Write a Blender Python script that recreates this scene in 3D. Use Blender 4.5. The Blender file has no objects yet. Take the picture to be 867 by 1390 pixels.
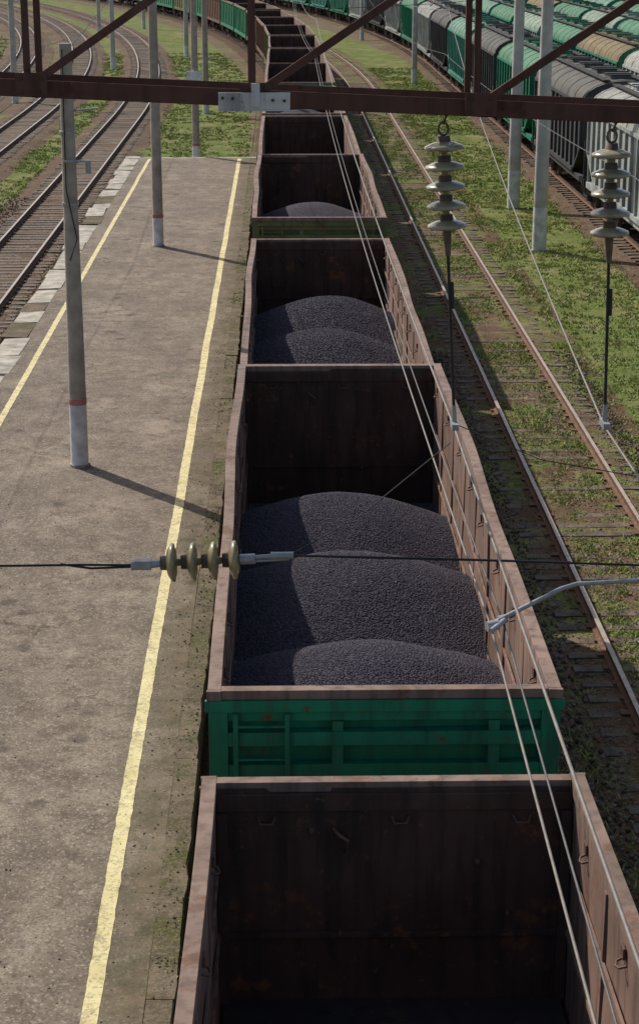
import bpy, math, random
from mathutils import Vector, Matrix, noise, Euler
random.seed(7)
S = bpy.context.scene
rnd = random.uniform

# ------------------------------------------------------------------ materials
class NT:
    def __init__(s, name):
        s.m = bpy.data.materials.new(name); s.m.use_nodes = True
        s.t = s.m.node_tree; s.n = s.t.nodes; s.l = s.t.links
        s.b = s.n['Principled BSDF']
        tc = s.n.new('ShaderNodeTexCoord'); s.tc = tc
        s.co = tc.outputs['Object']
    def link(s, a, b): s.l.new(a, b)
    def rand_offset(s):
        oi = s.n.new('ShaderNodeObjectInfo')
        mu = s.n.new('ShaderNodeMath'); mu.operation = 'MULTIPLY'; mu.inputs[1].default_value = 57.0
        s.link(oi.outputs['Random'], mu.inputs[0])
        va = s.n.new('ShaderNodeVectorMath'); va.operation = 'ADD'
        s.link(s.tc.outputs['Object'], va.inputs[0]); s.link(mu.outputs[0], va.inputs[1])
        s.co = va.outputs[0]
    def scaled(s, sc):
        mp = s.n.new('ShaderNodeMapping'); mp.inputs['Scale'].default_value = sc
        s.link(s.co, mp.inputs['Vector']); return mp.outputs[0]
    def noise(s, scale, detail=4, rough=.6, sc=None, dist=0):
        t = s.n.new('ShaderNodeTexNoise'); t.inputs['Scale'].default_value = scale
        t.inputs['Detail'].default_value = min(detail, 6); t.inputs['Roughness'].default_value = rough
        t.inputs['Distortion'].default_value = dist
        s.link(s.scaled(sc) if sc else s.co, t.inputs['Vector']); return t.outputs['Fac']
    def voro(s, scale, out='Color', feature='F1', sc=None):
        t = s.n.new('ShaderNodeTexVoronoi'); t.feature = feature; t.inputs['Scale'].default_value = scale
        s.link(s.scaled(sc) if sc else s.co, t.inputs['Vector']); return t.outputs[out]
    def ramp(s, f, lo, hi):
        r = s.n.new('ShaderNodeMapRange'); r.inputs['From Min'].default_value = lo; r.inputs['From Max'].default_value = hi
        s.link(f, r.inputs['Value']); return r.outputs['Result']
    def math(s, op, a, b=0.0):
        m = s.n.new('ShaderNodeMath'); m.operation = op
        for i, v in enumerate((a, b)):
            if isinstance(v, (int, float)): m.inputs[i].default_value = v
            else: s.link(v, m.inputs[i])
        return m.outputs[0]
    def mix(s, f, a, b, mode='MIX'):
        m = s.n.new('ShaderNodeMix'); m.data_type = 'RGBA'; m.blend_type = mode
        if isinstance(f, (int, float)): m.inputs[0].default_value = f
        else: s.link(f, m.inputs[0])
        for i, v in ((6, a), (7, b)):
            if isinstance(v, tuple): m.inputs[i].default_value = (*v, 1)
            else: s.link(v, m.inputs[i])
        return m.outputs[2]
    def sep(s, v, i):
        x = s.n.new('ShaderNodeSeparateXYZ'); s.link(v, x.inputs[0]); return x.outputs[i]
    def bump(s, h, strength=.5, dist=.01):
        b = s.n.new('ShaderNodeBump'); b.inputs['Strength'].default_value = strength; b.inputs['Distance'].default_value = dist
        s.link(h, b.inputs['Height'])
        if getattr(s, 'lastb', None): s.link(s.lastb, b.inputs['Normal'])
        s.lastb = b.outputs[0]; s.link(b.outputs[0], s.b.inputs['Normal'])
    def done(s, col, rough=.8, metal=0.0, spec=.3):
        if isinstance(col, tuple): s.b.inputs['Base Color'].default_value = (*col, 1)
        else: s.link(col, s.b.inputs['Base Color'])
        if isinstance(rough, (int, float)): s.b.inputs['Roughness'].default_value = rough
        else: s.link(rough, s.b.inputs['Roughness'])
        s.b.inputs['Metallic'].default_value = metal
        s.b.inputs['Specular IOR Level'].default_value = spec
        return s.m

def painted(name, paint, rust, amount=.5, dirt=(.03, .022, .018), rough=.6, dirt_amt=.5, spec=.3):
    n = NT(name); n.rand_offset()
    var = n.mix(n.ramp(n.noise(.9, 4), .3, .7), tuple(c*.7 for c in paint), tuple(min(1, c*1.25) for c in paint))
    rm = n.ramp(n.noise(2.6, 6, .7), .5+.18*(1-amount)-.02, .5+.18*(1-amount)+.05)
    rc = n.mix(n.noise(14, 3), tuple(c*.5 for c in rust), tuple(min(1, c*1.5) for c in rust))
    c = n.mix(rm, var, rc)
    st = n.ramp(n.noise(3.0, 4, .6, sc=(2.2, 2.2, .25)), .46, .68)
    c = n.mix(n.math('MULTIPLY', st, dirt_amt), c, dirt)
    sp = n.ramp(n.noise(11, 4, .75), .62, .68)
    c = n.mix(n.math('MULTIPLY', sp, .6), c, tuple(min(1, x*1.25) for x in rust))
    n.bump(n.noise(16, 4), .4, .006)
    return n.done(c, rough, 0, spec)

def simple(name, c, var=.25, scale=6, rough=.7, metal=0, bs=.3, bd=.004):
    n = NT(name); n.rand_offset()
    col = n.mix(n.ramp(n.noise(scale, 4), .3, .7), tuple(x*(1-var) for x in c), tuple(min(1, x*(1+var)) for x in c))
    n.bump(n.noise(scale*6, 3), bs, bd)
    return n.done(col, rough, metal)

def flat(name, c, rough=.8):
    n = NT(name)
    return n.done(n.mix(n.noise(.6, 2), tuple(x*.75 for x in c), tuple(x*1.25 for x in c)), rough, 0, .2)

def terrain(name, base_bias, amp, stone_tint=(1, 1, 1), uv=True):
    n = NT(name)
    vt = n.n.new('ShaderNodeTexVoronoi'); vt.inputs['Scale'].default_value = 20; n.link(n.co, vt.inputs['Vector'])
    r = n.sep(vt.outputs['Color'], 0)
    st = n.mix(r, tuple(a*b for a, b in zip((.07, .05, .036), stone_tint)), tuple(a*b for a, b in zip((.27, .205, .155), stone_tint)))
    n3 = n.noise(3, 5, .65)
    dirt = n.mix(n3, tuple(a*b for a, b in zip((.085, .06, .04), stone_tint)), tuple(a*b for a, b in zip((.20, .145, .10), stone_tint)))
    n08 = n.noise(.8, 5)
    g = n.mix(n.ramp(n08, .35, .62), dirt, st)
    g = n.mix(n.ramp(n.noise(.16, 3), .4, .65), g, n.mix(.5, g, (.11, .062, .04)))
    gr = n.mix(n.ramp(n.noise(6, 5, .7), .35, .65), (.065, .095, .018), (.18, .21, .055))
    gr = n.mix(n.ramp(n08, .46, .68), gr, (.24, .21, .095))
    m = n.math('ADD', n.math('MULTIPLY', n.noise(.33, 6, .68), 1.3), n.math('MULTIPLY', n3, .7))
    if uv:
        u = n.sep(n.tc.outputs['UV'], 0)
        tri = n.math('SUBTRACT', 1.0, n.math('ABSOLUTE', n.math('SUBTRACT', n.math('MULTIPLY', u, 2.0), 1.0)))
        prof = n.math('MINIMUM', n.math('MULTIPLY', tri, 3.0), 1.0)
        m = n.math('ADD', m, n.math('MULTIPLY', prof, amp))
    m = n.math('ADD', m, base_bias)
    c = n.mix(n.ramp(m, .98, 1.16), g, gr)
    n.bump(n.math('ADD', vt.outputs['Distance'], n3), .8, .035)
    return n.done(c, .95, 0, .1)

M = {}
M['ground'] = terrain('ground_soil', -.02, 0, uv=False)
M['ballast'] = terrain('ballast_stone', -.02, -.13, (.92, .85, .8))
M['ballast_r'] = terrain('ballast_overgrown', -.01, .07, (.95, .78, .66))
M['ballast_d'] = terrain('ballast_dirty', -.02, -.6, (.65, .54, .48))
M['verge'] = terrain('verge_grass', -.02, .36)

def platform_mat():
    n = NT('platform_asphalt')
    c = n.mix(n.ramp(n.noise(.5, 6, .66), .34, .66), (.175, .138, .105), (.31, .25, .19))
    c = n.mix(n.ramp(n.noise(2.4, 6, .72), .44, .62), c, (.145, .112, .085))
    c = n.mix(n.math('MULTIPLY', n.ramp(n.noise(.9, 5, .65, sc=(1.6, .5, 1)), .48, .62), .6), c, (.15, .12, .095))
    c = n.mix(n.math('MULTIPLY', n.ramp(n.noise(7, 5, .7), .56, .66), .5), c, (.36, .30, .23))
    vt = n.voro(42, 'Color')
    c = n.mix(n.math('MULTIPLY', n.ramp(n.sep(vt, 0), .55, 1.), .6), c, (.075, .057, .043))
    c = n.mix(n.math('MULTIPLY', n.ramp(n.sep(vt, 1), .82, 1.), .5), c, (.46, .40, .32))
    sp = n.voro(1.1, 'Distance')
    c = n.mix(n.math('MULTIPLY', n.ramp(n.math('ADD', sp, n.math('MULTIPLY', n.noise(4, 4), .5)), .44, .32), .6), c, (.075, .058, .046))
    dn = n.n.new('ShaderNodeVectorMath'); dn.operation = 'ADD'
    nz = n.n.new('ShaderNodeTexNoise'); nz.inputs['Scale'].default_value = 1.3; nz.inputs['Detail'].default_value = 5
    n.link(n.co, nz.inputs['Vector'])
    ms = n.n.new('ShaderNodeVectorMath'); ms.operation = 'SCALE'; ms.inputs['Scale'].default_value = 1.6
    n.link(nz.outputs['Color'], ms.inputs[0]); n.link(n.co, dn.inputs[0]); n.link(ms.outputs[0], dn.inputs[1])
    vo = n.n.new('ShaderNodeTexVoronoi'); vo.feature = 'DISTANCE_TO_EDGE'; vo.inputs['Scale'].default_value = .30
    n.link(dn.outputs[0], vo.inputs['Vector'])
    cr = n.math('MULTIPLY', n.ramp(vo.outputs['Distance'], .008, .002), n.ramp(n.noise(.6, 3), .48, .62))
    c = n.mix(n.math('MULTIPLY', cr, .7), c, (.07, .055, .04))
    x = n.sep(n.tc.outputs['Object'], 0)
    e = n.math('MULTIPLY', n.ramp(x, -2.05, -1.5), n.ramp(n.noise(1.1, 6, .7), .25, .55))
    c = n.mix(n.math('MULTIPLY', e, .8), c, n.mix(n.ramp(n.noise(3, 5), .35, .65), (.075, .065, .03), (.17, .125, .08)))
    n.bump(n.noise(40, 5, .7), .6, .01); n.bump(n.noise(1.5, 4), .5, .03)
    return n.done(c, .92, 0, .15)
M['platform'] = platform_mat()

def yellow_mat():
    n = NT('yellow_line_paint')
    c = n.mix(n.ramp(n.noise(3, 5), .3, .7), (.58, .48, .23), (.78, .68, .38))
    w = n.ramp(n.noise(5, 6, .75), .53, .64)
    c = n.mix(n.math('MULTIPLY', w, .8), c, (.30, .24, .17))
    c = n.mix(n.math('MULTIPLY', n.ramp(n.sep(n.voro(42), 0), .7, 1), .6), c, (.22, .17, .12))
    n.bump(n.noise(40, 5, .7), .5, .006)
    return n.done(c, .8, 0, .2)
M['yellow'] = yellow_mat()
M['slab'] = simple('kerb_concrete', (.37, .33, .27), .45, 2.5, .9, bs=.6, bd=.015)
def edge_mat():
    n = NT('kerb_concrete_mossy')
    c = n.mix(n.ramp(n.noise(2.4, 6, .72), .38, .62), (.19, .145, .10), (.085, .068, .042))
    c = n.mix(n.ramp(n.noise(1.1, 5, .7), .50, .62), c, (.085, .082, .03))
    c = n.mix(n.math('MULTIPLY', n.ramp(n.sep(n.voro(42), 0), .5, 1), .5), c, (.26, .21, .16))
    n.bump(n.noise(12, 5, .7), .8, .03)
    return n.done(c, .95, 0, .1)
M['slabdark'] = edge_mat()
M['post'] = simple('post_concrete', (.36, .31, .25), .25, 3, .85)
M['white'] = simple('white_paint', (.62, .62, .61), .25, 4, .7)
M['red'] = simple('red_paint_band', (.42, .16, .14), .35, 5, .7)
M['mast'] = simple('mast_concrete', (.46, .43, .38), .2, 2, .85)
M['beamrust'] = painted('truss_rust_paint', (.115, .060, .047), (.09, .042, .03), .5, (.04, .03, .026), rough=.9, spec=.12)
M['platewhite'] = painted('bracket_grey_paint', (.60, .60, .58), (.2, .09, .05), .15)
M['gly'] = simple('galvanised_steel', (.33, .34, .35), .2, 12, .5, .5)
M['wire'] = simple('wire_steel', (.12, .11, .105), .2, 12, .6, .2)
M['wirel'] = simple('wire_copper_grey', (.20, .175, .155), .2, 12, .6, .2)
M['wired'] = simple('cable_dark', (.035, .033, .032), .2, 12, .6, .2)
M['cap'] = simple('insulator_cap_iron', (.13, .095, .075), .35, 14, .7, .2)
def insul(name, c):
    n = NT(name); n.rand_offset()
    col = n.mix(n.ramp(n.noise(9, 4), .35, .65), tuple(x*.6 for x in c), c)
    n.b.inputs['Coat Weight'].default_value = .4
    return n.done(col, .28, 0, .5)
M['insg'] = insul('insulator_glass_grey', (.37, .32, .20))
M['inso'] = insul('insulator_glass_olive', (.36, .30, .15))
M['railtop'] = simple('rail_steel_worn', (.42, .36, .31), .15, 8, .38, .5)
M['railtopr'] = simple('rail_steel_dull', (.42, .33, .26), .25, 8, .5, .3)
M['rail'] = simple('rail_rust', (.15, .08, .05), .35, 8, .85)
M['sleepw'] = simple('sleeper_wood', (.135, .098, .07), .5, 5, .9, bs=.7, bd=.01)
M['sleepc'] = simple('sleeper_concrete', (.16, .13, .10), .35, 4, .9)

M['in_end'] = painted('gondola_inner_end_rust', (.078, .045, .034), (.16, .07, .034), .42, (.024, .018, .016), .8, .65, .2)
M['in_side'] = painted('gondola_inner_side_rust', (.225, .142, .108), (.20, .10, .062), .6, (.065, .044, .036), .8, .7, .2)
M['rim'] = painted('gondola_rim_rust', (.235, .16, .125), (.18, .10, .065), .6, (.08, .056, .046), .75, .65, .2)
M['green'] = painted('gondola_green_paint', (.010, .205, .105), (.12, .055, .03), .34, (.018, .06, .038), .55, .6)
M['green2'] = painted('gondola_olive_paint', (.12, .135, .05), (.12, .07, .035), .5, (.03, .03, .02), .6, .4)
M['brown'] = painted('gondola_brown_paint', (.16, .075, .055), (.11, .05, .03), .5, (.04, .025, .02), .7, .4)
M['floor'] = painted('gondola_floor_dust', (.04, .032, .03), (.07, .04, .025), .5, (.02, .018, .018), .9, .5)
M['under'] = simple('bogie_grime', (.035, .03, .027), .3, 5, .8)
M['wheel'] = simple('wheel_steel', (.09, .07, .055), .3, 5, .6, .4)
M['hook'] = painted('loading_loop_rust', (.12, .065, .045), (.20, .09, .04), .5)

HC = {
 'grey':  ((.35, .36, .34), (.33, .33, .30)),
 'dark':  ((.065, .065, .068), (.13, .128, .12)),
 'green': ((.02, .19, .11), (.11, .25, .16)),
 'teal':  ((.07, .25, .19), (.17, .29, .22)),
 'pale':  ((.18, .31, .26), (.27, .34, .27)),
 'ochre': ((.06, .20, .13), (.24, .19, .11)),
 'white': ((.42, .43, .39), (.40, .40, .35)),
}
for k, (a, b) in HC.items():
    M['hs_'+k] = painted('hopper_side_'+k, a, (.12, .07, .045), .2, (.05, .045, .04), .75, .5, .15)
    M['hr_'+k] = painted('hopper_roof_'+k, b, (.16, .09, .055), .42, (.09, .08, .06), .85, .7, .1)

# ------------------------------------------------------------------ mesh builder
class MB:
    def __init__(s): s.v = []; s.f = []; s.m = []; s.sm = []; s.names = []
    def mi(s, name):
        if name not in s.names: s.names.append(name)
        return s.names.index(name)
    def add(s, vs, fs, mat, smooth=False):
        o = len(s.v); s.v += [tuple(v) for v in vs]; k = s.mi(mat)
        for f in fs: s.f.append(tuple(i+o for i in f)); s.m.append(k); s.sm.append(smooth)
    def box(s, x0, x1, y0, y1, z0, z1, mat, M4=None):
        vs = [Vector((x, y, z)) for z in (z0, z1) for y in (y0, y1) for x in (x0, x1)]
        if M4: vs = [M4 @ v for v in vs]
        s.add(vs, [(0, 2, 3, 1), (4, 5, 7, 6), (0, 1, 5, 4), (2, 6, 7, 3), (0, 4, 6, 2), (1, 3, 7, 5)], mat)
    def bar(s, x0, x1, y0, y1, z0, z1, n, mat):
        vs = []
        for i in range(n+1):
            y = y0+(y1-y0)*i/n
            vs += [(x0, y, z0), (x1, y, z0), (x1, y, z1), (x0, y, z1)]
        fs = [(0, 1, 2, 3), tuple(4*n+i for i in (3, 2, 1, 0))]
        for i in range(n):
            a = 4*i; b = a+4
            for j in range(4):
                k = (j+1) % 4
                fs.append((a+j, b+j, b+k, a+k))
        s.add(vs, fs, mat)
    def beam(s, p, q, w, h, mat, up=Vector((0, 0, 1))):
        p = Vector(p); q = Vector(q); d = q-p; L = d.length; d.normalize()
        r = d.cross(up)
        if r.length < .01: r = d.cross(Vector((1, 0, 0)))
        r.normalize(); u = r.cross(d)
        m = Matrix((r, d, u)).transposed().to_4x4(); m.translation = p
        s.box(-w/2, w/2, 0, L, -h/2, h/2, mat, m)
    def tube(s, pts, r, mat, n=6, r2=None, cap=True):
        pts = [Vector(p) for p in pts]; vs = []; fs = []
        for i, p in enumerate(pts):
            d = (pts[min(i+1, len(pts)-1)]-pts[max(i-1, 0)]).normalized()
            a = d.cross(Vector((0, 0, 1)))
            if a.length < .05: a = d.cross(Vector((1, 0, 0)))
            a.normalize(); b = a.cross(d)
            rr = r if r2 is None else r+(r2-r)*i/(len(pts)-1)
            for k in range(n):
                t = 2*math.pi*k/n; vs.append(p+a*math.cos(t)*rr+b*math.sin(t)*rr)
        for i in range(len(pts)-1):
            for k in range(n):
                k2 = (k+1) % n
                fs.append((i*n+k, i*n+k2, (i+1)*n+k2, (i+1)*n+k))
        s.add(vs, fs, mat, True)
        if cap:
            s.add(vs[:n], [tuple(range(n))[::-1]], mat); s.add(vs[-n:], [tuple(range(n))], mat)
    def lathe(s, p, axis, prof, mat, n=20):
        p = Vector(p); d = Vector(axis).normalized()
        a = d.cross(Vector((0, 0, 1)))
        if a.length < .05: a = d.cross(Vector((1, 0, 0)))
        a.normalize(); b = a.cross(d); vs = []; fs = []
        for (t, r) in prof:
            for k in range(n):
                g = 2*math.pi*k/n; vs.append(p+d*t+(a*math.cos(g)+b*math.sin(g))*r)
        for i in range(len(prof)-1):
            for k in range(n):
                k2 = (k+1) % n
                fs.append((i*n+k, i*n+k2, (i+1)*n+k2, (i+1)*n+k))
        s.add(vs, fs, mat, True)
    def mesh(s, name):
        me = bpy.data.meshes.new(name); me.from_pydata(s.v, [], s.f)
        for n in s.names: me.materials.append(M[n])
        me.polygons.foreach_set('material_index', s.m)
        me.polygons.foreach_set('use_smooth', s.sm); me.update()
        return me
    def obj(s, name, parent=None): return put(name, s.mesh(name), parent)

def put(name, me, parent=None, loc=(0, 0, 0), rz=0):
    o = bpy.data.objects.new(name, me); S.collection.objects.link(o)
    o.location = loc; o.rotation_euler = (0, 0, rz)
    if parent: o.parent = parent
    return o

def P(x0, d, start):
    if d <= start: return x0, d, 0.0
    th = (d-start)/600.0
    return -600+(600+x0)*math.cos(th), start+(600+x0)*math.sin(th), th

def strip(name, xa, xb, d0, d1, z, start, mat, drop=0.0, step=3.0, nx=8):
    nd = int((d1-d0)/step); vs = []; uv = []; fs = []
    for i in range(nd+1):
        d = d0+(d1-d0)*i/nd
        for j in range(nx+1):
            u = j/nx; x, y, _ = P(xa+(xb-xa)*u, d, start)
            e = min(1, min(u, 1-u)*5)
            vs.append((x, y, z-drop*(1-e)+.012*noise.noise(Vector((x*.8, y*.8, 3)))*e)); uv.append((u, d))
    for i in range(nd):
        for j in range(nx):
            a = i*(nx+1)+j; fs.append((a, a+1, a+nx+2, a+nx+1))
    me = bpy.data.meshes.new(name); me.from_pydata(vs, [], fs); me.materials.append(M[mat])
    ul = me.uv_layers.new(name='UV')
    for l in me.loops: ul.data[l.index].uv = uv[l.vertex_index]
    return put(name, me)

g = MB(); NX, NY = 60, 90
vs = []; fs = []
for i in range(NY+1):
    for j in range(NX+1):
        vs.append((-500+1000*j/NX, -60+1260*i/NY, -.34))
for i in range(NY):
    for j in range(NX):
        a = i*(NX+1)+j; fs.append((a, a+1, a+NX+2, a+NX+1))
g.add(vs, fs, 'ground'); g.obj('ground')

def track(name, xc, start, d0, d1, topmat, sleep, bal, step=.56, sunk=0):
    strip('ballast_bed', xc-2.2, xc+2.2, d0, d1, -.205+sunk, start, bal, .125)
    e = bpy.data.objects.new(name, None); S.collection.objects.link(e)
    for sx in (-.76-.035, .76+.035):
        mb = MB(); prof = [(-.07, -.165), (.07, -.165), (.07, -.15), (.012, -.125), (.012, -.04), (.036, -.03), (.036, 0), (-.036, 0), (-.036, -.03), (-.012, -.04), (-.012, -.125), (-.07, -.15)]
        n = len(prof); nd = int((d1-d0)/4); vs = []; ft = []; fr = []
        for i in range(nd+1):
            d = d0+(d1-d0)*i/nd
            for (px, pz) in prof:
                x, y, _ = P(xc+sx+px, d, start); vs.append((x, y, pz))
        for i in range(nd):
            for k in range(n):
                k2 = (k+1) % n; q = (i*n+k, (i+1)*n+k, (i+1)*n+k2, i*n+k2)
                (ft if k == 6 else fr).append(q[::-1])
        mb.add(vs, fr, 'rail')
        kk = mb.mi(topmat)
        for f in ft: mb.f.append(f); mb.m.append(kk); mb.sm.append(False)
        mb.obj('rail', e)
    mb = MB(); d = d0
    while d < d1:
        x, y, th = P(xc, d, start)
        m = Matrix.Translation((x+rnd(-.06, .06), y, 0)) @ Matrix.Rotation(th+rnd(-.02, .02), 4, 'Z') @ Matrix.Rotation(rnd(-.008, .008), 4, 'Y')
        w = rnd(.10, .125)
        mb.box(-1.36, 1.36, -w, w, -.3, -.168+rnd(-.022, 0), sleep, m)
        for sx in (-.795, .795):
            mb.box(sx-.14, sx+.14, -.08, .08, -.17, -.147, 'rail', m)
        d += step*rnd(.93, 1.07)
    mb.obj('sleepers', e)

ST_M, ST_L, ST_R = 115, 106, 150
track('railway_track', .9, ST_M, -5, 330, 'railtop', 'sleepw', 'ballast_d')
track('railway_track', 5.57, ST_M+5, -5, 330, 'railtopr', 'sleepw', 'ballast_r', .56, .022)
for xc in (-8.75, -14.2, -18.9):
    track('railway_track', xc, ST_L, 20, 340, 'railtop', 'sleepc', 'ballast', .56, .014)
for xc in (12.8, 18.1, 23.4, 28.7):
    track('railway_track', xc, ST_R, 25, 330, 'railtopr', 'sleepw', 'ballast', .6)
strip('grass_verge', 6.9, 11.6, 5, 330, -.31, ST_M+8, 'verge')
strip('grass_verge', -12.4, -10.6, 30, 330, -.31, ST_L, 'verge')
strip('grass_verge', -7.0, -1.4, 85.6, 330, -.31, ST_L, 'verge')
strip('grass_verge', -40, -21.2, 60, 330, -.305, ST_L, 'verge')

# ------------------------------------------------------------------ platform
pl = bpy.data.objects.new('railway_platform', None); S.collection.objects.link(pl)
def pz(x, y): return .012*noise.noise(Vector((x*.5, y*.5, 0)))
mb = MB()
xs = [-6.42+i*(5.07/24) for i in range(25)]; ys = [-4+i*(89/220) for i in range(221)]
vs = [(x, y, .20+pz(x, y)) for y in ys for x in xs]
fs = [(i*25+j, i*25+j+1, i*25+j+26, i*25+j+25) for i in range(220) for j in range(24)]
mb.add(vs, fs, 'platform')
mb.box(-6.41, -1.36, -3.9, 84.9, -.4, .17, 'slabdark'); mb.obj('platform_surface', pl)
mb = MB(); y = -4
while y < 85:
    L = rnd(1.2, 2.3)
    m = Matrix.Translation((-6.72+rnd(-.07, .07), y+L/2, 0)) @ Matrix.Rotation(rnd(-.03, .03), 4, 'Z') @ Matrix.Rotation(rnd(-.05, .05), 4, 'Y')
    mb.box(-.33, .33, -L/2+.03, L/2-rnd(.03, .08), -.38, .20+rnd(-.04, .015), random.choice(['slab', 'slab', 'slab', 'slabdark']), m)
    y += L
y = -4
while y < 85:   # mossy, crumbling concrete edge beside the train
    L = rnd(1.6, 3.2); N = 10; vs = []
    xo = rnd(-.015, .015); zo = rnd(-.01, .01)
    for i in range(N+1):
        yy = y+.004+(L-.008)*i/N
        ex = .035*noise.noise(Vector((yy*2.1, 3, 0)))+.02*noise.noise(Vector((yy*7, 5, 0)))
        for (x, z) in ((-1.352, -.38), (-1.352, .197+zo), (-1.08+xo+ex, .19+zo+ex*.3), (-1.06+xo+ex, .16), (-1.07, -.38)):
            vs.append((x, yy, z))
    fs = [(5*i+j, 5*i+j+1, 5*i+j+6, 5*i+j+5) for i in range(N) for j in range(4)]+[(0, 1, 2, 3, 4), tuple(5*N+i for i in (4, 3, 2, 1, 0))]
    mb.add(vs, fs, 'slabdark'); y += L
mb.box(-6.9, -1.1, 85.0, 85.3, -.38, .19, 'slab')
o = mb.obj('edge_slabs', pl)
def yline(x0, y0, y1, w):
    mb = MB(); vs = []; N = 900
    for i in range(N+1):
        y = y0+(y1-y0)*i/N; wob = .02*noise.noise(Vector((y*.3, x0, 5)))
        a = .014*noise.noise(Vector((y*5.3, x0, 0)))+wob
        b = .014*noise.noise(Vector((y*5.3, x0+9, 0)))+wob
        for x in (x0-w/2+a, x0+w/2+b):
            vs.append((x, y, .206+pz(x, y)))
    mb.add(vs, [(2*i, 2*i+1, 2*i+3, 2*i+2) for i in range(N)], 'yellow'); mb.obj('yellow_line', pl)
yline(-1.86, -4, 84.6, .165); yline(-5.92, -4, 84.6, .14)

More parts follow.
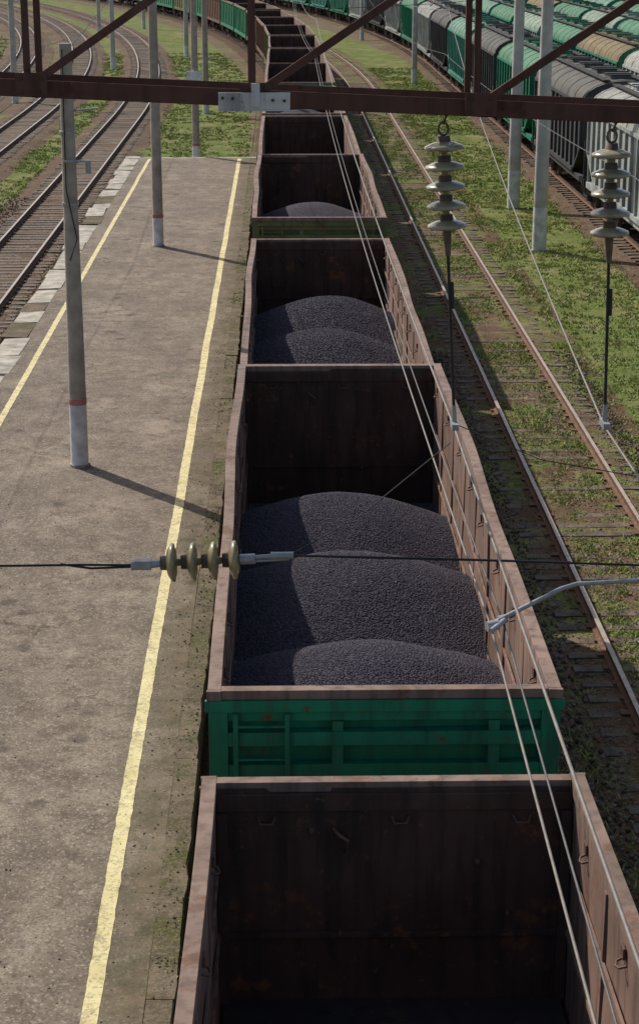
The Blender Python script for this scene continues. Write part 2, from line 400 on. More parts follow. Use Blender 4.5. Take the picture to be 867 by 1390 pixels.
# ------------------------------------------------------------------ gondola wagon
def gondola_mesh(name, T, ext, detail=True, inside='in_side'):
    mb = MB(); L = 12.9; h = L/2; N = 48
    mb.box(-1.43, 1.43, -h+.1, h-.1, 1.27, 1.35, 'floor')
    for sx in (-1, 1):
        for (xx, mt, sg) in ((1.462, inside, -1), (1.485, ext, 1)):
            nz = 10 if detail else 3; ny = 72 if detail else 12; vs = []; fs = []
            for i in range(ny+1):
                y = -h+.06+(L-.12)*i/ny
                ph = (y+h)/L*8
                for j in range(nz+1):
                    z = 1.2+(T-.08-1.2)*j/nz
                    dent = .022*math.sin(math.pi*(ph % 1))*math.sin(math.pi*j/nz)+.02*noise.noise(Vector((y*.9, z*1.2, sx*5+T)))
                    vs.append((sx*(xx+(dent if detail else 0)), y, z))
            for i in range(ny):
                for j in range(nz):
                    a = i*(nz+1)+j; q = (a, a+1, a+nz+2, a+nz+1)
                    fs.append(q if sx*sg < 0 else q[::-1])
            mb.add(vs, fs, mt, True)
        a, b = sorted((sx*1.455, sx*1.575))
        mb.bar(a, b, -h, h, T-.12, T, N, 'rim')
        a, b = sorted((sx*1.52, sx*1.579))
        mb.bar(a, b, -h+.01, h-.01, T-.17, T-.121, N, ext)
        a, b = sorted((sx*1.47, sx*1.575))
        mb.bar(a, b, -h, h, 1.02, 1.28, 6, ext)
        for k in range(9):
            y = -h+.12+(L-.24)*k/8
            a, b = sorted((sx*1.488, sx*1.562))
            mb.box(a, b, y-.07, y+.07, 1.28, T-.172, ext)
        if detail:
            for z in (1.98, 2.62):
                a, b = sorted((sx*1.442, sx*1.466))
                mb.bar(a, b, -h+.1, h-.1, z, z+.05, N, inside)
            for k in range(8):
                y = -h+.9+(L-1.8)*k/7+rnd(-.1, .1); zz = T-.3
                mb.tube([(sx*1.47, y-.06, zz), (sx*1.42, y-.05, zz-.02), (sx*1.405, y, zz-.03), (sx*1.42, y+.05, zz-.02), (sx*1.47, y+.06, zz)], .011, 'hook', 6)
                a, b = sorted((sx*1.44, sx*1.46))
                mb.box(a, b, y-.05, y+.05, T-.26, T-.17, 'hook')
            for k in range(9):
                y = -h+.12+(L-.24)*k/8
                if abs(y) > h-.5: continue
                a, b = sorted((sx*1.446, sx*1.47)); mb.box(a, b, y-.035, y+.035, 1.36, T-.14, inside)
    for sy in (-1, 1):
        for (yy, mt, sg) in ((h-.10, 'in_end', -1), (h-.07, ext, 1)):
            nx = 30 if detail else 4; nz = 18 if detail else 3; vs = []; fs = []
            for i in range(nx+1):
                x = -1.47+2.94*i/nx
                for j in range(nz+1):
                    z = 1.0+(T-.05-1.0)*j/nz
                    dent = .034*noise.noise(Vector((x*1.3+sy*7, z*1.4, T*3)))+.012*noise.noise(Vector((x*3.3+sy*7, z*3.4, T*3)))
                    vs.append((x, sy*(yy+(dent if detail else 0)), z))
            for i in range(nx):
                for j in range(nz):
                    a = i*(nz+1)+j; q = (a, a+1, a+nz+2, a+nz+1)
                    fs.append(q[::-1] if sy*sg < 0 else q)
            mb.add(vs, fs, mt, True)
        def B(x0, x1, ya, yb, z0, z1, mt):
            a, b = sorted((sy*ya, sy*yb)); mb.box(x0, x1, a, b, z0, z1, mt)
        B(-1.453, 1.453, h-.09, h+.025, T-.09, T-.003, 'rim')
        B(-1.60, 1.60, h+.002, h+.05, T-.20, T-.092, ext)
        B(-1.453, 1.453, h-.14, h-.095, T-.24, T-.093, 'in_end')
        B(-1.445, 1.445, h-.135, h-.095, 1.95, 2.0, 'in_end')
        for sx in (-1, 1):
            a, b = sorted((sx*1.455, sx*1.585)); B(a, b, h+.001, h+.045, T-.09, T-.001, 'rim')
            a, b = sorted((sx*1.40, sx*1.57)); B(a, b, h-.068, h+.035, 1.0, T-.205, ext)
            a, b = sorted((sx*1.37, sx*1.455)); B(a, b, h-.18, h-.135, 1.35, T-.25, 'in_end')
        for z in (1.62, 2.2):
            B(-1.398, 1.398, h-.068, h+.022, z, z+.11, ext)
        B(-1.398, 1.398, h-.068, h+.03, T-.86, T-.72, ext)
        B(-1.398, 1.398, h-.068, h+.045, T-.53, T-.40, ext)
        B(-1.398, 1.398, h-.068, h+.012, T-.30, T-.21, ext)
        for x in (-.42, .98):
            B(x-.05, x+.05, h-.068, h+.027, 1.0, T-.305, ext)
        lx = -1.1 if sy < 0 else 1.1
        for xx in (lx-.23, lx+.23): B(xx-.022, xx+.022, h+.051, h+.085, .95, T-.21, ext)
        for k in range(7): mb.beam((lx-.23, sy*(h+.07), T-.33-k*.32), (lx+.23, sy*(h+.07), T-.33-k*.32), .022, .022, ext)
        if detail:
            for x in (-1.05, 0.05, 1.05):
                mb.tube([(x-.07, sy*(h-.12), T-.30), (x-.05, sy*(h-.18), T-.34), (x+.05, sy*(h-.18), T-.34), (x+.07, sy*(h-.12), T-.30)], .012, 'hook', 6)
            mb.tube([(-.5, sy*(h-.1), T-.42), (-.45, sy*(h-.17), T-.45), (-.38, sy*(h-.17), T-.5), (-.4, sy*(h-.16), T-.62)], .02, 'hook', 6)
            for j in range(5):
                x, z = rnd(-1.3, 1.3), rnd(1.7, T-.4)
                a = rnd(.015, .03); mb.lathe((x, sy*(h-.085), z), (0, -sy, 0), [(0, a), (.045, a), (.06, a*.7), (.06, .001)], 'hook', 10)
        B(-1.55, 1.55, h-.25, h+.04, .92, .998, ext)
        B(-.12, .12, h, h+.42, .93, 1.15, 'under'); B(-.2, .2, h+.3, h+.52, .9, 1.2, 'under')
    mb.box(-.25, .25, -h+.1, h-.1, .8, 1.26, 'under')
    bogies(mb, 4.33)
    out = []
    for (x, y, z) in mb.v:
        if abs(x) > 1.3 and abs(y) < h-.02:
            t = math.cos(math.pi*y/L)*max(0, (z-1.3)/(T-1.3))
            x += (1 if x > 0 else -1)*.03*t + (.045*noise.noise(Vector((y*.3, 1 if x > 0 else 9, T)))*t if detail else 0)
        if detail and z > T-.25 and abs(y) > h-.2:   # battered end caps
            y += .018*noise.noise(Vector((x*1.1, 4 if y > 0 else 8, T))); z += .012*noise.noise(Vector((x*1.5, 14 if y > 0 else 18, T)))
        out.append((x, y, z))
    mb.v = out
    return mb.mesh(name)

def bogies(mb, yb):
    for sy in (-1, 1):
        for ax in (-.925, .925):
            y = sy*yb+ax
            mb.tube([(-.85, y, .475), (.85, y, .475)], .08, 'under', 8)
            for sx in (-1, 1):
                mb.lathe((sx*.72, y, .475), (sx, 0, 0), [(0, .02), (0, .5), (.035, .5), (.035, .475), (.13, .47), (.13, .4), (.09, .38), (.09, .12), (.16, .1), (.16, .01)], 'wheel', 20)
        for sx in (-1, 1):
            pts = [(-1.15, .45), (-.7, .42), (-.4, .28), (.4, .28), (.7, .42), (1.15, .45), (1.15, .62), (.6, .82), (-.6, .82), (-1.15, .62)]
            vs = [(sx*.93, sy*yb+p[0], p[1]) for p in pts]+[(sx*1.08, sy*yb+p[0], p[1]) for p in pts]
            n = len(pts); fs = [tuple(range(n)), tuple(range(2*n-1, n-1, -1))]+[(i, (i+1) % n, n+(i+1) % n, n+i) for i in range(n)]
            mb.add(vs, fs, 'under')
        mb.box(-1.1, 1.1, sy*yb-.2, sy*yb+.2, .5, .8, 'under')

def load(parent, cy, T, peaks, near, slope=.46):
    nx = 50 if near else 24; ny = 230 if near else 90; L = 12.6; vs = []; fs = []
    for i in range(ny+1):
        y = -L/2+L*i/ny
        for j in range(nx+1):
            x = -1.475+2.95*j/nx; z = 1.36
            for (py, pz_, px) in peaks:
                r = math.hypot(x-px, (y-(py-cy)))
                z = max(z, pz_-slope*(math.sqrt(r*r+.6)-.775))
            z += .03*noise.noise(Vector((x*1.5, y*1.5, cy)))+.006*noise.noise(Vector((x*9, y*9, cy)))
            vs.append((x, y, z))
    for i in range(ny):
        for j in range(nx):
            a = i*(nx+1)+j; fs.append((a, a+1, a+nx+2, a+nx+1))
    me = bpy.data.meshes.new('pellet_heap'); me.from_pydata(vs, [], fs); me.materials.append(M['pellet'])
    me.polygons.foreach_set('use_smooth', [True]*len(fs))
    return put('ore_pellet_load', me, None, parent.location)

def pellet_mat():
    n = NT('iron_ore_pellets')
    vt = n.n.new('ShaderNodeTexVoronoi'); vt.inputs['Scale'].default_value = 60; n.link(n.co, vt.inputs['Vector'])
    c = n.mix(n.sep(vt.outputs['Color'], 0), (.034, .030, .037), (.105, .094, .112))
    n.bump(vt.outputs['Distance'], .8, .014)
    return n.done(c, .9, 0, .1)
M['pellet'] = pellet_mat()
def inst_mat(name, a, b):
    n = NT(name); oi = n.n.new('ShaderNodeObjectInfo')
    return n.done(n.mix(oi.outputs['Random'], a, b), .9, 0, .1)
M['ball'] = inst_mat('iron_ore_pellet_ball', (.055, .049, .060), (.14, .126, .148))
M['stone'] = inst_mat('gravel_stone', (.07, .05, .036), (.27, .20, .15))

def scatter(o, density, radius, mat, sub=1, smin=.7, smax=1.25, flat=False, keep=True):
    ng = bpy.data.node_groups.new('scatter', 'GeometryNodeTree')
    ng.interface.new_socket('Geometry', in_out='INPUT', socket_type='NodeSocketGeometry')
    ng.interface.new_socket('Geometry', in_out='OUTPUT', socket_type='NodeSocketGeometry')
    N = ng.nodes; Lk = ng.links
    gi = N.new('NodeGroupInput'); go = N.new('NodeGroupOutput')
    dp = N.new('GeometryNodeDistributePointsOnFaces'); dp.inputs['Density'].default_value = density
    ico = N.new('GeometryNodeMeshIcoSphere'); ico.inputs['Radius'].default_value = radius; ico.inputs['Subdivisions'].default_value = sub
    sm = N.new('GeometryNodeSetMaterial'); sm.inputs['Material'].default_value = M[mat]
    io = N.new('GeometryNodeInstanceOnPoints')
    rv = N.new('FunctionNodeRandomValue'); rv.data_type = 'FLOAT_VECTOR'
    rv.inputs[0].default_value = (smin, smin, smin*(.6 if flat else 1)); rv.inputs[1].default_value = (smax, smax, smax*(.7 if flat else 1))
    rr = N.new('FunctionNodeRandomValue'); rr.data_type = 'FLOAT_VECTOR'; rr.inputs[1].default_value = (6.28, 6.28, 6.28)
    jg = N.new('GeometryNodeJoinGeometry')
    Lk.new(gi.outputs[0], dp.inputs[0]); Lk.new(dp.outputs['Points'], io.inputs['Points'])
    Lk.new(ico.outputs[0], sm.inputs[0]); Lk.new(sm.outputs[0], io.inputs['Instance'])
    Lk.new(rv.outputs[0], io.inputs['Scale']); Lk.new(rr.outputs[0], io.inputs['Rotation'])
    Lk.new(io.outputs[0], jg.inputs[0])
    if keep: Lk.new(gi.outputs[0], jg.inputs[0])
    Lk.new(jg.outputs[0], go.inputs[0])
    md = o.modifiers.new('scatter', 'NODES'); md.node_group = ng

XT = .9
w1 = put('gondola_wagon', gondola_mesh('gondola_brown_near', 3.37, 'brown'), None, (XT, 7.35, 0))
w2 = put('gondola_wagon', gondola_mesh('gondola_green', 3.58, 'green'), None, (XT, 21.6, 0))
w3 = put('gondola_wagon', gondola_mesh('gondola_brown_b', 3.32, 'brown'), None, (XT, 35.6, 0))
w4 = put('gondola_wagon', gondola_mesh('gondola_olive', 3.65, 'green2'), None, (XT, 49.55, 0))
for w in (w1, w2, w3, w4):
    b = w.modifiers.new('b', 'BEVEL'); b.width = .008; b.segments = 2; b.limit_method = 'ANGLE'
l2 = load(w2, 21.6, 3.6, [(17.9, 2.80, .02), (21.2, 2.73, -.06), (24.5, 2.50, -.12)], True, .50)
scatter(l2, 2300, .012, 'ball')
l3 = load(w3, 35.6, 3.32, [(32.2, 2.3, 0), (35.9, 2.48, -.1), (38.9, 2.56, .1)], True, .5)
scatter(l3, 700, .016, 'ball')
l4 = load(w4, 49.55, 3.65, [(45.6, 2.7, 0), (49.0, 2.76, 0), (52.2, 2.74, 0)], False)
fm = [gondola_mesh('gondola_far_a', 3.48, 'brown', False), gondola_mesh('gondola_far_b', 3.56, 'green', False), gondola_mesh('gondola_far_c', 3.5, 'green2', False)]
d = 63.5; seq = [0, 0, 1, 0, 0, 2, 0, 0, 1, 1, 0, 1, 2, 1, 1, 0, 1, 1, 0]; k = 0
while d < 318:
    x, y, th = P(XT, d, ST_M)
    w = put('gondola_wagon', fm[seq[k % len(seq)]], None, (x, y, 0), th)
    if k not in (0, 4, 8):
        q = load(w, 0, 3.5, [(-3.6, 2.6, 0), (-.3, 2.7, 0), (3, 2.8, 0)], False); q.rotation_euler = w.rotation_euler
    d += 13.95; k += 1

# ------------------------------------------------------------------ hopper wagons
def hopper_mesh(name, key):
    mb = MB(); hs = 'hs_'+key; hr = 'hr_'+key; L = 13.0; h = L/2
    E = 3.95; W = 1.55
    for sx in (-1, 1):
        vs = [(sx*W, -h, 2.3), (sx*W, h, 2.3), (sx*W, h, E), (sx*W, -h, E), (sx*W, -h+1.7, 1.35), (sx*W, h-1.7, 1.35)]
        f = (4, 5, 1, 2, 3, 0)
        mb.add(vs, [f if sx > 0 else f[::-1]], hs)
        a, b = sorted((sx*(W+.002), sx*(W+.09)))
        mb.box(a, b, -h, h, E-.12, E, hs)
        mb.box(a, b, -h+1.7, h-1.7, 1.25, 1.42, hs)
        for k in range(13):
            y = -h+.1+(L-.2)*k/12
            z0 = 1.42 if abs(y) < h-1.7 else 1.42+(abs(y)-(h-1.7))*.55
            mb.box(a, b, y-.05, y+.05, z0, E-.121, hs)
        mb.beam((sx*(W+.03), -h+1.7, 1.36), (sx*(W+.03), -h, 2.32), .07, .1, hs)
        mb.beam((sx*(W+.03), h-1.7, 1.36), (sx*(W+.03), h, 2.32), .07, .1, hs)
        a, b = sorted((sx*1.3, sx*1.54)); mb.box(a, b, -h-.35, h+.35, 1.02, 1.22, hs)
    for sy in (-1, 1):
        mb.add([(-W, sy*h, 2.3), (W, sy*h, 2.3), (W, sy*h, E), (-W, sy*h, E)], [(0, 1, 2, 3)], hs)
        mb.add([(-W, sy*h, 2.3), (W, sy*h, 2.3), (W, sy*(h-1.7), 1.35), (-W, sy*(h-1.7), 1.35)], [(0, 1, 2, 3)], hs)
        n = 12; c = [(W*math.cos(math.pi*i/n), sy*h, E+.78*math.sin(math.pi*i/n)) for i in range(n+1)]
        mb.add(c, [tuple(range(n+1))], hs)
        mb.box(-1.5, 1.5, *sorted((sy*(h-.1), sy*(h+.5))), .95, 1.2, 'under')
        for x in (-1.2, -.4, .4, 1.2): mb.box(x-.05, x+.05, *sorted((sy*(h+.001), sy*(h+.06))), 1.2, E, hs)
        for x in (-1.45, 1.45): mb.box(x-.05, x+.05, *sorted((sy*(h+.3), sy*(h+.36))), 1.2, 2.6, hs)
        for k in range(8): mb.box(.6, 1.0, *sorted((sy*(h+.08), sy*(h+.11))), 1.4+k*.32, 1.43+k*.32, hs)
        mb.box(-.14, .14, *sorted((sy*(h+.3), sy*(h+.95))), .92, 1.18, 'under')
    n = 12; vs = []; fs = []
    for yy in (-h, h):
        for i in range(n+1): vs.append((1.02*W*math.cos(math.pi*i/n), yy*1.005, E+.80*math.sin(math.pi*i/n)))
    for i in range(n): fs.append((i, i+1, n+2+i, n+1+i))
    mb.add(vs, fs, hr, True)
    for k in range(8):
        y = -h+.25+(L-.5)*k/7; vs = []; fs = []
        ring = [(1.03*W*math.cos(math.pi*i/n), E+.82*math.sin(math.pi*i/n)) for i in range(n+1)]
        for yy in (y-.03, y+.03):
            for (a, b) in ring: vs.append((a, yy, b))
        for i in range(n): fs.append((i, i+1, n+2+i, n+1+i))
        mb.add(vs, fs, hr, True)
        for s_, yy in ((1, y-.03), (-1, y+.03)):
            q = [(a, yy, b) for (a, b) in ring]+[(a*.98, yy, E+(b-E)*.96) for (a, b) in ring]
            mb.add(q, [(i, i+1, n+2+i, n+1+i) for i in range(n)], hr)
    for k in range(4):
        y = -4.7+k*3.13
        mb.box(-.38, .38, y-.75, y+.75, E+.74, E+.93, hr)
        mb.box(-.43, .43, y-.8, y+.8, E+.931, E+.965, hs)
        for yy in (y-.5, y+.5): mb.box(-.5, .5, yy-.03, yy+.03, E+.966, E+1.0, 'under')
    for sx in (-1, 1):
        a, b = sorted((sx*.55, sx*.82)); mb.box(a, b, -h+.1, h-.1, E+.80, E+.83, 'under')
        for k in range(7):
            y = -h+.4+(L-.8)*k/6; mb.box(sx*.68-.02, sx*.68+.02, y-.02, y+.02, E+.6, E+.8, hs)
    for y in (-2.6, 0, 2.6):
        vs = [(-1.4, y-1.2, 1.35), (1.4, y-1.2, 1.35), (1.4, y+1.2, 1.35), (-1.4, y+1.2, 1.35), (-.9, y-.35, .55), (.9, y-.35, .55), (.9, y+.35, .55), (-.9, y+.35, .55)]
        mb.add(vs, [(0, 1, 5, 4), (1, 2, 6, 5), (2, 3, 7, 6), (3, 0, 4, 7), (4, 5, 6, 7)], 'under')
    mb.box(-.22, .22, -h, h, .85, 1.2, 'under')
    bogies(mb, 4.9)
    return mb.mesh(name)
HM = {k: hopper_mesh('hopper_'+k, k) for k in HC}
rows = [
 (12.8, 61.5, ['grey', 'dark', 'green', 'dark', 'teal', 'dark', 'grey', 'green', 'grey', 'dark', 'grey', 'green', 'teal', 'teal', 'green', 'dark']),
 (18.1, 55, ['grey', 'dark', 'white', 'ochre', 'green', 'pale', 'green', 'teal', 'pale', 'ochre', 'green', 'white', 'green', 'green', 'dark']),
 (23.4, 58, ['grey', 'green', 'pale', 'teal', 'green', 'pale', 'green', 'ochre', 'teal', 'pale', 'green', 'dark', 'teal', 'pale']),
 (28.7, 62, ['pale', 'dark', 'white', 'green', 'pale', 'white', 'green', 'teal', 'white', 'green', 'green', 'dark', 'pale']),
]
for x0, d, cols in rows:
    i = 0
    while d < 310:
        x, y, th = P(x0, d, ST_R)
        put('hopper_wagon', HM[cols[i % len(cols)]], None, (x, y, 0), th)
        d += 14.6; i += 1

# ------------------------------------------------------------------ posts and masts
def post(x, y, z0, hgt, r0, r1, mat, white=1.25, band=True, lean=(0, 0)):
    mb = MB(); lx, ly = lean
    def at(h): return (x+lx*h, y+ly*h, z0+h)
    mb.tube([at(0), at(white)], r0*1.03, 'white', 16, r0*1.0)
    if band: mb.tube([at(white-.02), at(white+.09)], r0*1.05, 'red', 16)
    mb.tube([at(white), at(hgt)], r0, mat, 16, r1)
    mb.tube([at(-.3), at(.05)], r0*1.3, 'slab', 12, r0*1.2)
    return mb
p = post(-3.89, 34.2, .2, 7.9, .165, .115, 'post', lean=(.004, 0))
p.box(-3.95, -3.45, 34.0, 34.04, 6.0, 6.04, 'gly'); p.tube([(-3.5, 34.02, 6.0), (-3.5, 34.02, 5.8)], .05, 'gly', 10)
p.tube([(-3.9, 34.05, 8.0), (-3.92, 34.03, 5.5), (-3.75, 34.0, 4.6), (-3.9, 34.02, 4.2)], .012, 'wired', 5)
p.tube([(-3.89, 34.2, 6.9), (-3.3, 34.2, 6.95)], .02, 'gly', 6)
for z in (5.2, 6.5): p.tube([(-3.87, 34.2, z), (-3.87, 34.2, z+.05)], .155, 'gly', 14)
p.obj('concrete_post')
p = post(-4.0, 60.25, .2, 10, .17, .13, 'post', .95); p.obj('concrete_post')
p = post(-3.87, 86.0, -.3, 11, .17, .13, 'post', .95)
p.box(-4.25, -3.55, 85.75, 85.83, 3.4, 4.0, 'white'); p.obj('concrete_post')
post(-4.4, 112, -.34, 11, .18, .14, 'post', 1).obj('concrete_post')
for (x, y) in ((8.75, 62.2), (9.1, 72.3)):
    post(x, y, -.34, 12, .24, .17, 'mast', 1.5, False).obj('catenary_mast')
for (x0, d, st) in ((20.75, 90, ST_R), (20.75, 150, ST_R), (9.6, 135, ST_R), (9.6, 190, ST_R), (-11.5, 150, ST_L), (-11.5, 200, ST_L), (-16.6, 120, ST_L), (-5.2, 165, ST_L), (-5.4, 215, ST_L), (-22, 150, ST_L), (-22, 215, ST_L), (26, 120, ST_R)):
    x, y, _ = P(x0, d, st)
    post(x, y, -.34, 11, .2, .15, 'mast', 1, False).obj('catenary_mast')

# ------------------------------------------------------------------ overhead portal truss
mb = MB(); zl = lambda x: 8.87-.045*(x-.2)
X0, X1 = -7.9, 8.7; ZT = 10.05
for y in (13.25, 13.85):
    mb.beam((X0, y, zl(X0)), (X1, y, zl(X1)), .012, .115, 'beamrust')
    mb.beam((X0, y+.05, zl(X0)-.056), (X1, y+.05, zl(X1)-.056), .1, .012, 'beamrust')
    mb.beam((X0, y, ZT+zl(X0)-8.87), (X1, y, ZT+zl(X1)-8.87), .10, .10, 'beamrust')
nodes = [-7.9, -6.35, -4.85, -3.3, -1.76, -.2, 1.38, 2.95, 4.5, 6.05, 7.6, 8.7]
for i, x in enumerate(nodes):
    for y in (13.22, 13.88):
        mb.beam((x, y, zl(x)), (x, y, ZT+zl(x)-8.9), .045, .045, 'beamrust')
    mb.beam((x+.05, 13.25, zl(x)-.04), (x+.05, 13.85, zl(x)-.04), .05, .05, 'beamrust')
    if i < len(nodes)-1:
        x2 = nodes[i+1]
        mb.beam((x+.06, 13.20, zl(x)+.05), (x2-.05, 13.20, ZT+zl(x2)-8.95), .04, .055, 'beamrust')
        mb.beam((x2, 13.3, zl(x2)-.03), (x, 13.8, zl(x)-.03), .03, .03, 'beamrust')
for x in nodes:
    mb.box(x-.08, x+.14, 13.17, 13.18, zl(x)-.05, zl(x)+.11, 'beamrust')
    for (dx, dz) in ((-.04, -.02), (.08, -.02), (.1, .07), (-.04, .07)):
        mb.lathe((x+dx, 13.17, zl(x)+dz), (0, -1, 0), [(0, .012), (.012, .012), (.014, .001)], 'beamrust', 6)
mb.box(-.43, .07, 13.14, 13.16, zl(-.2)-.07, zl(-.2)+.045, 'platewhite')
mb.box(-.43, .07, 13.14, 13.34, zl(-.2)-.082, zl(-.2)-.071, 'platewhite')
mb.box(-.20, -.14, 13.12, 13.139, zl(-.2)-.05, zl(-.2)+.11, 'platewhite')
for x in (-.4, -.33, -.05, .03): mb.tube([(x, 13.14, zl(x)), (x, 13.12, zl(x))], .011, 'beamrust', 6)
for x in (X0-.2, X1+.2):
    mb.tube([(x, 13.5, -.4), (x, 13.5, 11.5)], .22, 'mast', 16, .16)
mb.obj('overhead_portal_truss')

def disc_profile(R):
    return [(0, .02), (0, .045), (.05, .05), (.055, .06)], [(.040, .05), (.048, .085), (.060, R*.8), (.070, R*.97), (.082, R), (.094, R*.98), (.09, R*.82), (.104, R*.7), (.09, R*.6), (.1, R*.42), (.09, .03), (.146, .018)]
def insulator(mb, p, d, n, R, mat, pitch=.146):
    p = Vector(p); d = Vector(d).normalized()
    for i in range(n):
        q = p+d*(i*pitch); a, b = disc_profile(R)
        mb.lathe(q, d, a, 'cap', 16); mb.lathe(q, d, b, mat, 28)
    return p+d*(n*pitch)
for (xt, xb) in ((1.15, 1.285), (2.36, 2.41)):
    mb = MB(); zt = zl(xt)-.03
    top = Vector((xt, 13.3, zt)); bot = Vector((xb, 13.3, 6.50)); d = (bot-top).normalized()
    mb.tube([top+Vector((0, 0, .04)), top+Vector((-.03, 0, .0)), top+Vector((.03, 0, -.04)), top+d*.1], .013, 'cap', 6)
    ring = [top+d*.13+Vector((.035*math.cos(t*math.pi/6), 0, .045*math.sin(t*math.pi/6))) for t in range(13)]
    mb.tube(ring, .01, 'cap', 6, cap=False)
    e = insulator(mb, top+d*.18, d, 5, .142, 'insg', .14)
    mb.tube([e-d*.02, e+d*.16], .032, 'cap', 8, .02)
    mb.tube([e+d*.15, bot-d*.1], .012, 'wired', 8)
    mb.tube([e+d*.35+Vector((.018, 0, 0)), e+d*.55+Vector((.018, 0, 0))], .016, 'wired', 8)
    mb.tube([bot-d*.14, bot], .016, 'gly', 8, .02); mb.box(bot.x-.025, bot.x+.025, 13.2, 13.4, bot.z-.03, bot.z+.015, 'gly')
    mb.obj('suspension_insulator')

def wire(name, pts, r, mat, n=24):
    mb = MB(); out = []
    for a, b in zip(pts[:-1], pts[1:]):
        a = Vector(a); b = Vector(b); L = (b-a).length; sag = min(.9, L*L*.00018)
        for i in range(n):
            t = i/n; q = a.lerp(b, t); q.z -= 4*sag*t*(1-t); out.append(q)
    out.append(Vector(pts[-1])); mb.tube(out, r, mat, 6); return mb.obj(name)
wire('contact_wire', [(.98, -8, 6.15), (1.22, 10.1, 6.1), (1.13, 62, 6.15), (.75, 115, 6.15), (-1.5, 175, 6.15)], .0075, 'wirel')
wire('messenger_wire', [(1.12, -8, 7.0), (1.285, 13.3, 6.47), (1.2, 62, 7.3), (.9, 115, 7.3), (-1.3, 175, 7.3)], .009, 'wirel')
wire('contact_wire', [(1.06, -8, 6.15), (1.30, 10.15, 6.1), (1.19, 62, 6.2), (.85, 115, 6.2), (-1.4, 175, 6.15)], .006, 'wire')
wire('messenger_wire', [(2.3, -8, 7.0), (2.41, 13.3, 6.47), (5.5, 62, 7.6), (5.5, 120, 7.6), (4, 175, 7.6)], .009, 'wirel')
wire('contact_wire', [(5.3, -8, 6.2), (5.75, 30, 6.2), (5.4, 62, 6.2), (5.5, 120, 6.2), (4, 175, 6.2)], .007, 'wire')
for xc in (-8.75, -14.2):
    wire('contact_wire', [(xc, 10, 6.2), (xc, 62, 6.2), (xc, 110, 6.2), (P(xc, 170, ST_L)[0], 170, 6.2)], .009, 'wire')
mb = MB()
for y in (3, 24, 34, 44, 54):
    mb.tube([(1.19, y, 6.1), (1.24, y, 6.9 if y > 30 else 6.6)], .004, 'wire', 5)
mb.obj('catenary_dropper')

mb = MB()
Yc = 11.4
mb.tube([(-8, Yc, 6.12), (-2.0, Yc, 6.055), (-1.3, Yc, 6.06), (-.98, Yc, 6.055)], .008, 'wired', 6)
mb.tube([(-1.45, Yc, 6.065), (-1.25, Yc, 6.035), (-.98, Yc, 6.045)], .008, 'wired', 6)
mb.tube([(-.99, Yc, 6.05), (-.80, Yc, 6.065)], .03, 'gly', 10, .024)
mb.box(-.97, -.86, Yc-.03, Yc+.03, 6.03, 6.09, 'gly')
e = insulator(mb, (-.80, Yc, 6.068), (1, 0, .04), 4, .128, 'inso', .135)
mb.tube([e-Vector((.02, 0, 0)), e+Vector((.08, 0, .005))], .034, 'gly', 10)
mb.tube([e+Vector((.06, 0, .012)), e+Vector((.32, 0, .03))], .016, 'gly', 8)
mb.tube([e+Vector((.06, 0, -.012)), e+Vector((.30, 0, .0))], .010, 'gly', 8)
e2 = e+Vector((.30, 0, .025))
mb.tube([e2-Vector((.12, 0, 0)), e2+Vector((.03, 0, 0))], .026, 'gly', 8)
mb.tube([e2, e2+Vector((1.0, 0, -.03)), (2.6, Yc, 6.02), (8.5, Yc, 6.1)], .008, 'wired', 6)
mb.tube([e2, (.6, Yc+.1, 6.06), (1.9, Yc+.1, 6.02)], .007, 'wired', 6)
mb.tube([e2, (.52, Yc+.5, 6.22), (1.22, 12.9, 6.46)], .004, 'wired', 5)
mb.tube([(1.30, 13.4, 6.47), (1.9, 13.0, 6.3), (3.0, 12.6, 6.2), (8.5, 12.4, 6.3)], .004, 'wired', 5)
mb.obj('cross_span_cable')
mb = MB()
mb.tube([(1.23, 10.1, 6.13), (1.66, 10.35, 6.25), (1.76, 10.4, 6.262), (3.2, 10.7, 6.23), (8.6, 11.6, 6.35)], .014, 'gly', 8)
mb.tube([(1.19, 10.07, 6.12), (1.26, 10.09, 6.125)], .032, 'gly', 8)
mb.tube([(1.26, 10.14, 6.13), (1.31, 10.16, 6.135)], .028, 'gly', 8)
mb.tube([(1.21, 10.0, 6.12), (1.30, 10.12, 6.14)], .016, 'gly', 8)
mb.obj('steady_arm')
wire('feeder_cable', [(2.3, 40, 9.2), (8.75, 62.2, 11.2), (22, 90, 10)], .012, 'wire')
wire('feeder_cable', [(3.0, 38, 8.6), (9.1, 72.3, 11.2), (26, 120, 10)], .012, 'wire')
wire('feeder_cable', [(-3.89, 34.2, 7.9), (-4, 60.2, 9.8), (-3.87, 86, 10.4), (-4.4, 112, 10.5)], .008, 'wired')
wire('feeder_cable', [(8.75, 62.2, 8.2), (5.5, 62.2, 7.8), (1.2, 62.2, 7.6), (-4, 60.2, 8.2)], .01, 'wired')

# ------------------------------------------------------------------ gravel and grass
def patch(name, xa, xb, y0, y1, z):
    me = bpy.data.meshes.new(name); me.from_pydata([(xa, y0, z), (xb, y0, z), (xb, y1, z), (xa, y1, z)], [], [(0, 1, 2, 3)])
    me.materials.append(M['stone']); return put(name, me)
gp = patch('gravel', 2.7, 7.4, 9, 46, -.20); scatter(gp, 100, .034, 'stone', 1, .5, 1.4, True, False)
gp = patch('gravel', -11, -7.1, 38, 75, -.21); scatter(gp, 50, .036, 'stone', 1, .5, 1.4, True, False)
gp = patch('gravel', -1.75, -1.1, 9, 60, .197); scatter(gp, 35, .014, 'stone', 1, .5, 1.5, True, False)
gp = patch('gravel', -6.3, -1.75, 9, 50, .20); scatter(gp, 3.5, .012, 'stone', 1, .5, 1.6, True, False)

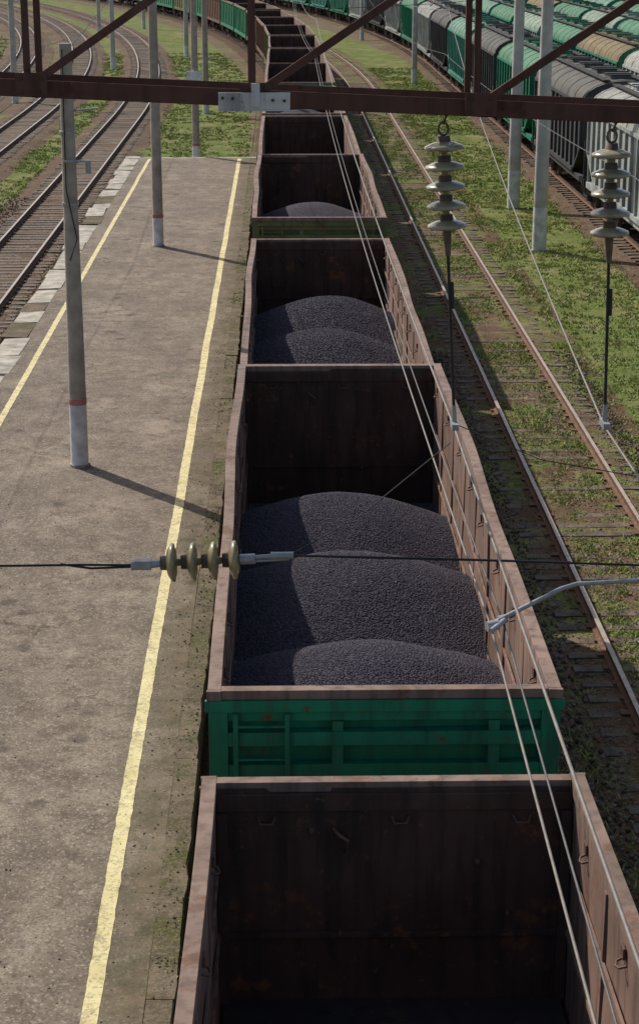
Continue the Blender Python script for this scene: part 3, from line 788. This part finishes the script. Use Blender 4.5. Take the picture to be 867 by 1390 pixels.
def grass(name, boxes):
    vs = []; fs = []; mi = []
    for (xa, xb, d0, d1, st, cnt, hmin, hmax, z, thr) in boxes:
        for _ in range(cnt):
            x0 = rnd(xa, xb); d = d0+(d1-d0)*random.random()**1.2
            if noise.noise(Vector((x0*.55, d*.3, 2)))+.5*noise.noise(Vector((x0*2, d*1.4, 7)))+rnd(-.3, .3) < thr: continue
            x, y, _t = P(x0, d, st); mcl = random.choice([0, 0, 1, 1, 2]); hh = rnd(hmin, hmax)
            for b in range(9):
                a = rnd(0, 6.28); r = rnd(0, .18); bx = x+r*math.cos(a); by = y+r*math.sin(a)
                w = rnd(.008, .018)*(1+d/70); t = rnd(0, 3.14); hb = hh*rnd(.5, 1.1)
                dx, dy = math.cos(t)*w, math.sin(t)*w; lx, ly = rnd(-1.2, 1.2)*hb, rnd(-1.2, 1.2)*hb
                o = len(vs)
                vs += [(bx-dx, by-dy, z), (bx+dx, by+dy, z), (bx+lx, by+ly, z+hb)]
                fs.append((o, o+1, o+2)); mi.append(mcl)
    me = bpy.data.meshes.new(name); me.from_pydata(vs, [], fs)
    for k in ('gr1', 'gr2', 'gr3'): me.materials.append(M[k])
    me.polygons.foreach_set('material_index', mi)
    return put(name, me)
M['gr1'] = flat('grass_blade', (.19, .25, .05))
M['gr2'] = flat('grass_blade_light', (.29, .34, .09))
M['gr3'] = flat('grass_blade_dry', (.38, .34, .16))
grass('grass_tufts', [
 (7.0, 11.3, 18, 150, ST_M+8, 15000, .04, .12, -.32, -.22),
 (4.85, 6.3, 14, 110, ST_M+5, 9000, .04, .10, -.20, -.06),
 (6.4, 7.6, 14, 120, ST_M+5, 4000, .05, .12, -.24, -.1),
 (3.3, 4.7, 14, 110, ST_M+5, 2200, .05, .12, -.24, .12),
 (-7.0, -1.6, 86, 170, ST_L, 5000, .05, .15, -.32, -.1),
 (-12.5, -10.6, 60, 170, ST_L, 3500, .05, .15, -.32, -.1),
 (-7.25, -7.0, 30, 85, ST_L, 900, .08, .25, -.3, 0),
 (-24, -21, 80, 200, ST_L, 1500, .1, .3, -.32, 0),
 (-1.4, -1.1, 11, 80, ST_L, 220, .015, .035, .195, .2),
])
mb = MB(); mb.add([(5.35, 25.4, -.13), (5.62, 25.5, -.12), (5.58, 25.75, -.10), (5.3, 25.62, -.125)], [(0, 1, 2, 3)], 'white'); mb.obj('litter_paper')

# ------------------------------------------------------------------ camera, light, sky
cam = bpy.data.cameras.new('camera'); co = bpy.data.objects.new('camera', cam); S.collection.objects.link(co)
cam.sensor_fit = 'VERTICAL'; cam.sensor_height = 36; cam.lens = 36*2500/1390; cam.clip_end = 3000; cam.clip_start = .1
co.location = (0, 0, 10); co.rotation_euler = (math.radians(90-17.47), 0, math.radians(-1.2))
S.camera = co
el = 42; az = Vector((-.63, .77))
sd = Vector((az.x*math.cos(math.radians(el)), az.y*math.cos(math.radians(el)), math.sin(math.radians(el))))
sl = bpy.data.lights.new('sun', 'SUN'); sl.energy = 4.4; sl.angle = math.radians(.6); sl.color = (1, .95, .87)
so = bpy.data.objects.new('sun', sl); S.collection.objects.link(so); so.rotation_euler = (-sd).to_track_quat('-Z', 'Y').to_euler()
W = bpy.data.worlds.new('World'); S.world = W; W.use_nodes = True
bg = W.node_tree.nodes['Background']; sk = W.node_tree.nodes.new('ShaderNodeTexSky'); sk.sky_type = 'NISHITA'
sk.sun_disc = False; sk.sun_elevation = math.radians(el); sk.sun_rotation = math.atan2(az.x, az.y) % (2*math.pi)
sk.dust_density = 2.0
W.node_tree.links.new(sk.outputs[0], bg.inputs[0]); bg.inputs[1].default_value = .115
S.view_settings.view_transform = 'Standard'; S.view_settings.look = 'None'; S.view_settings.exposure = 0
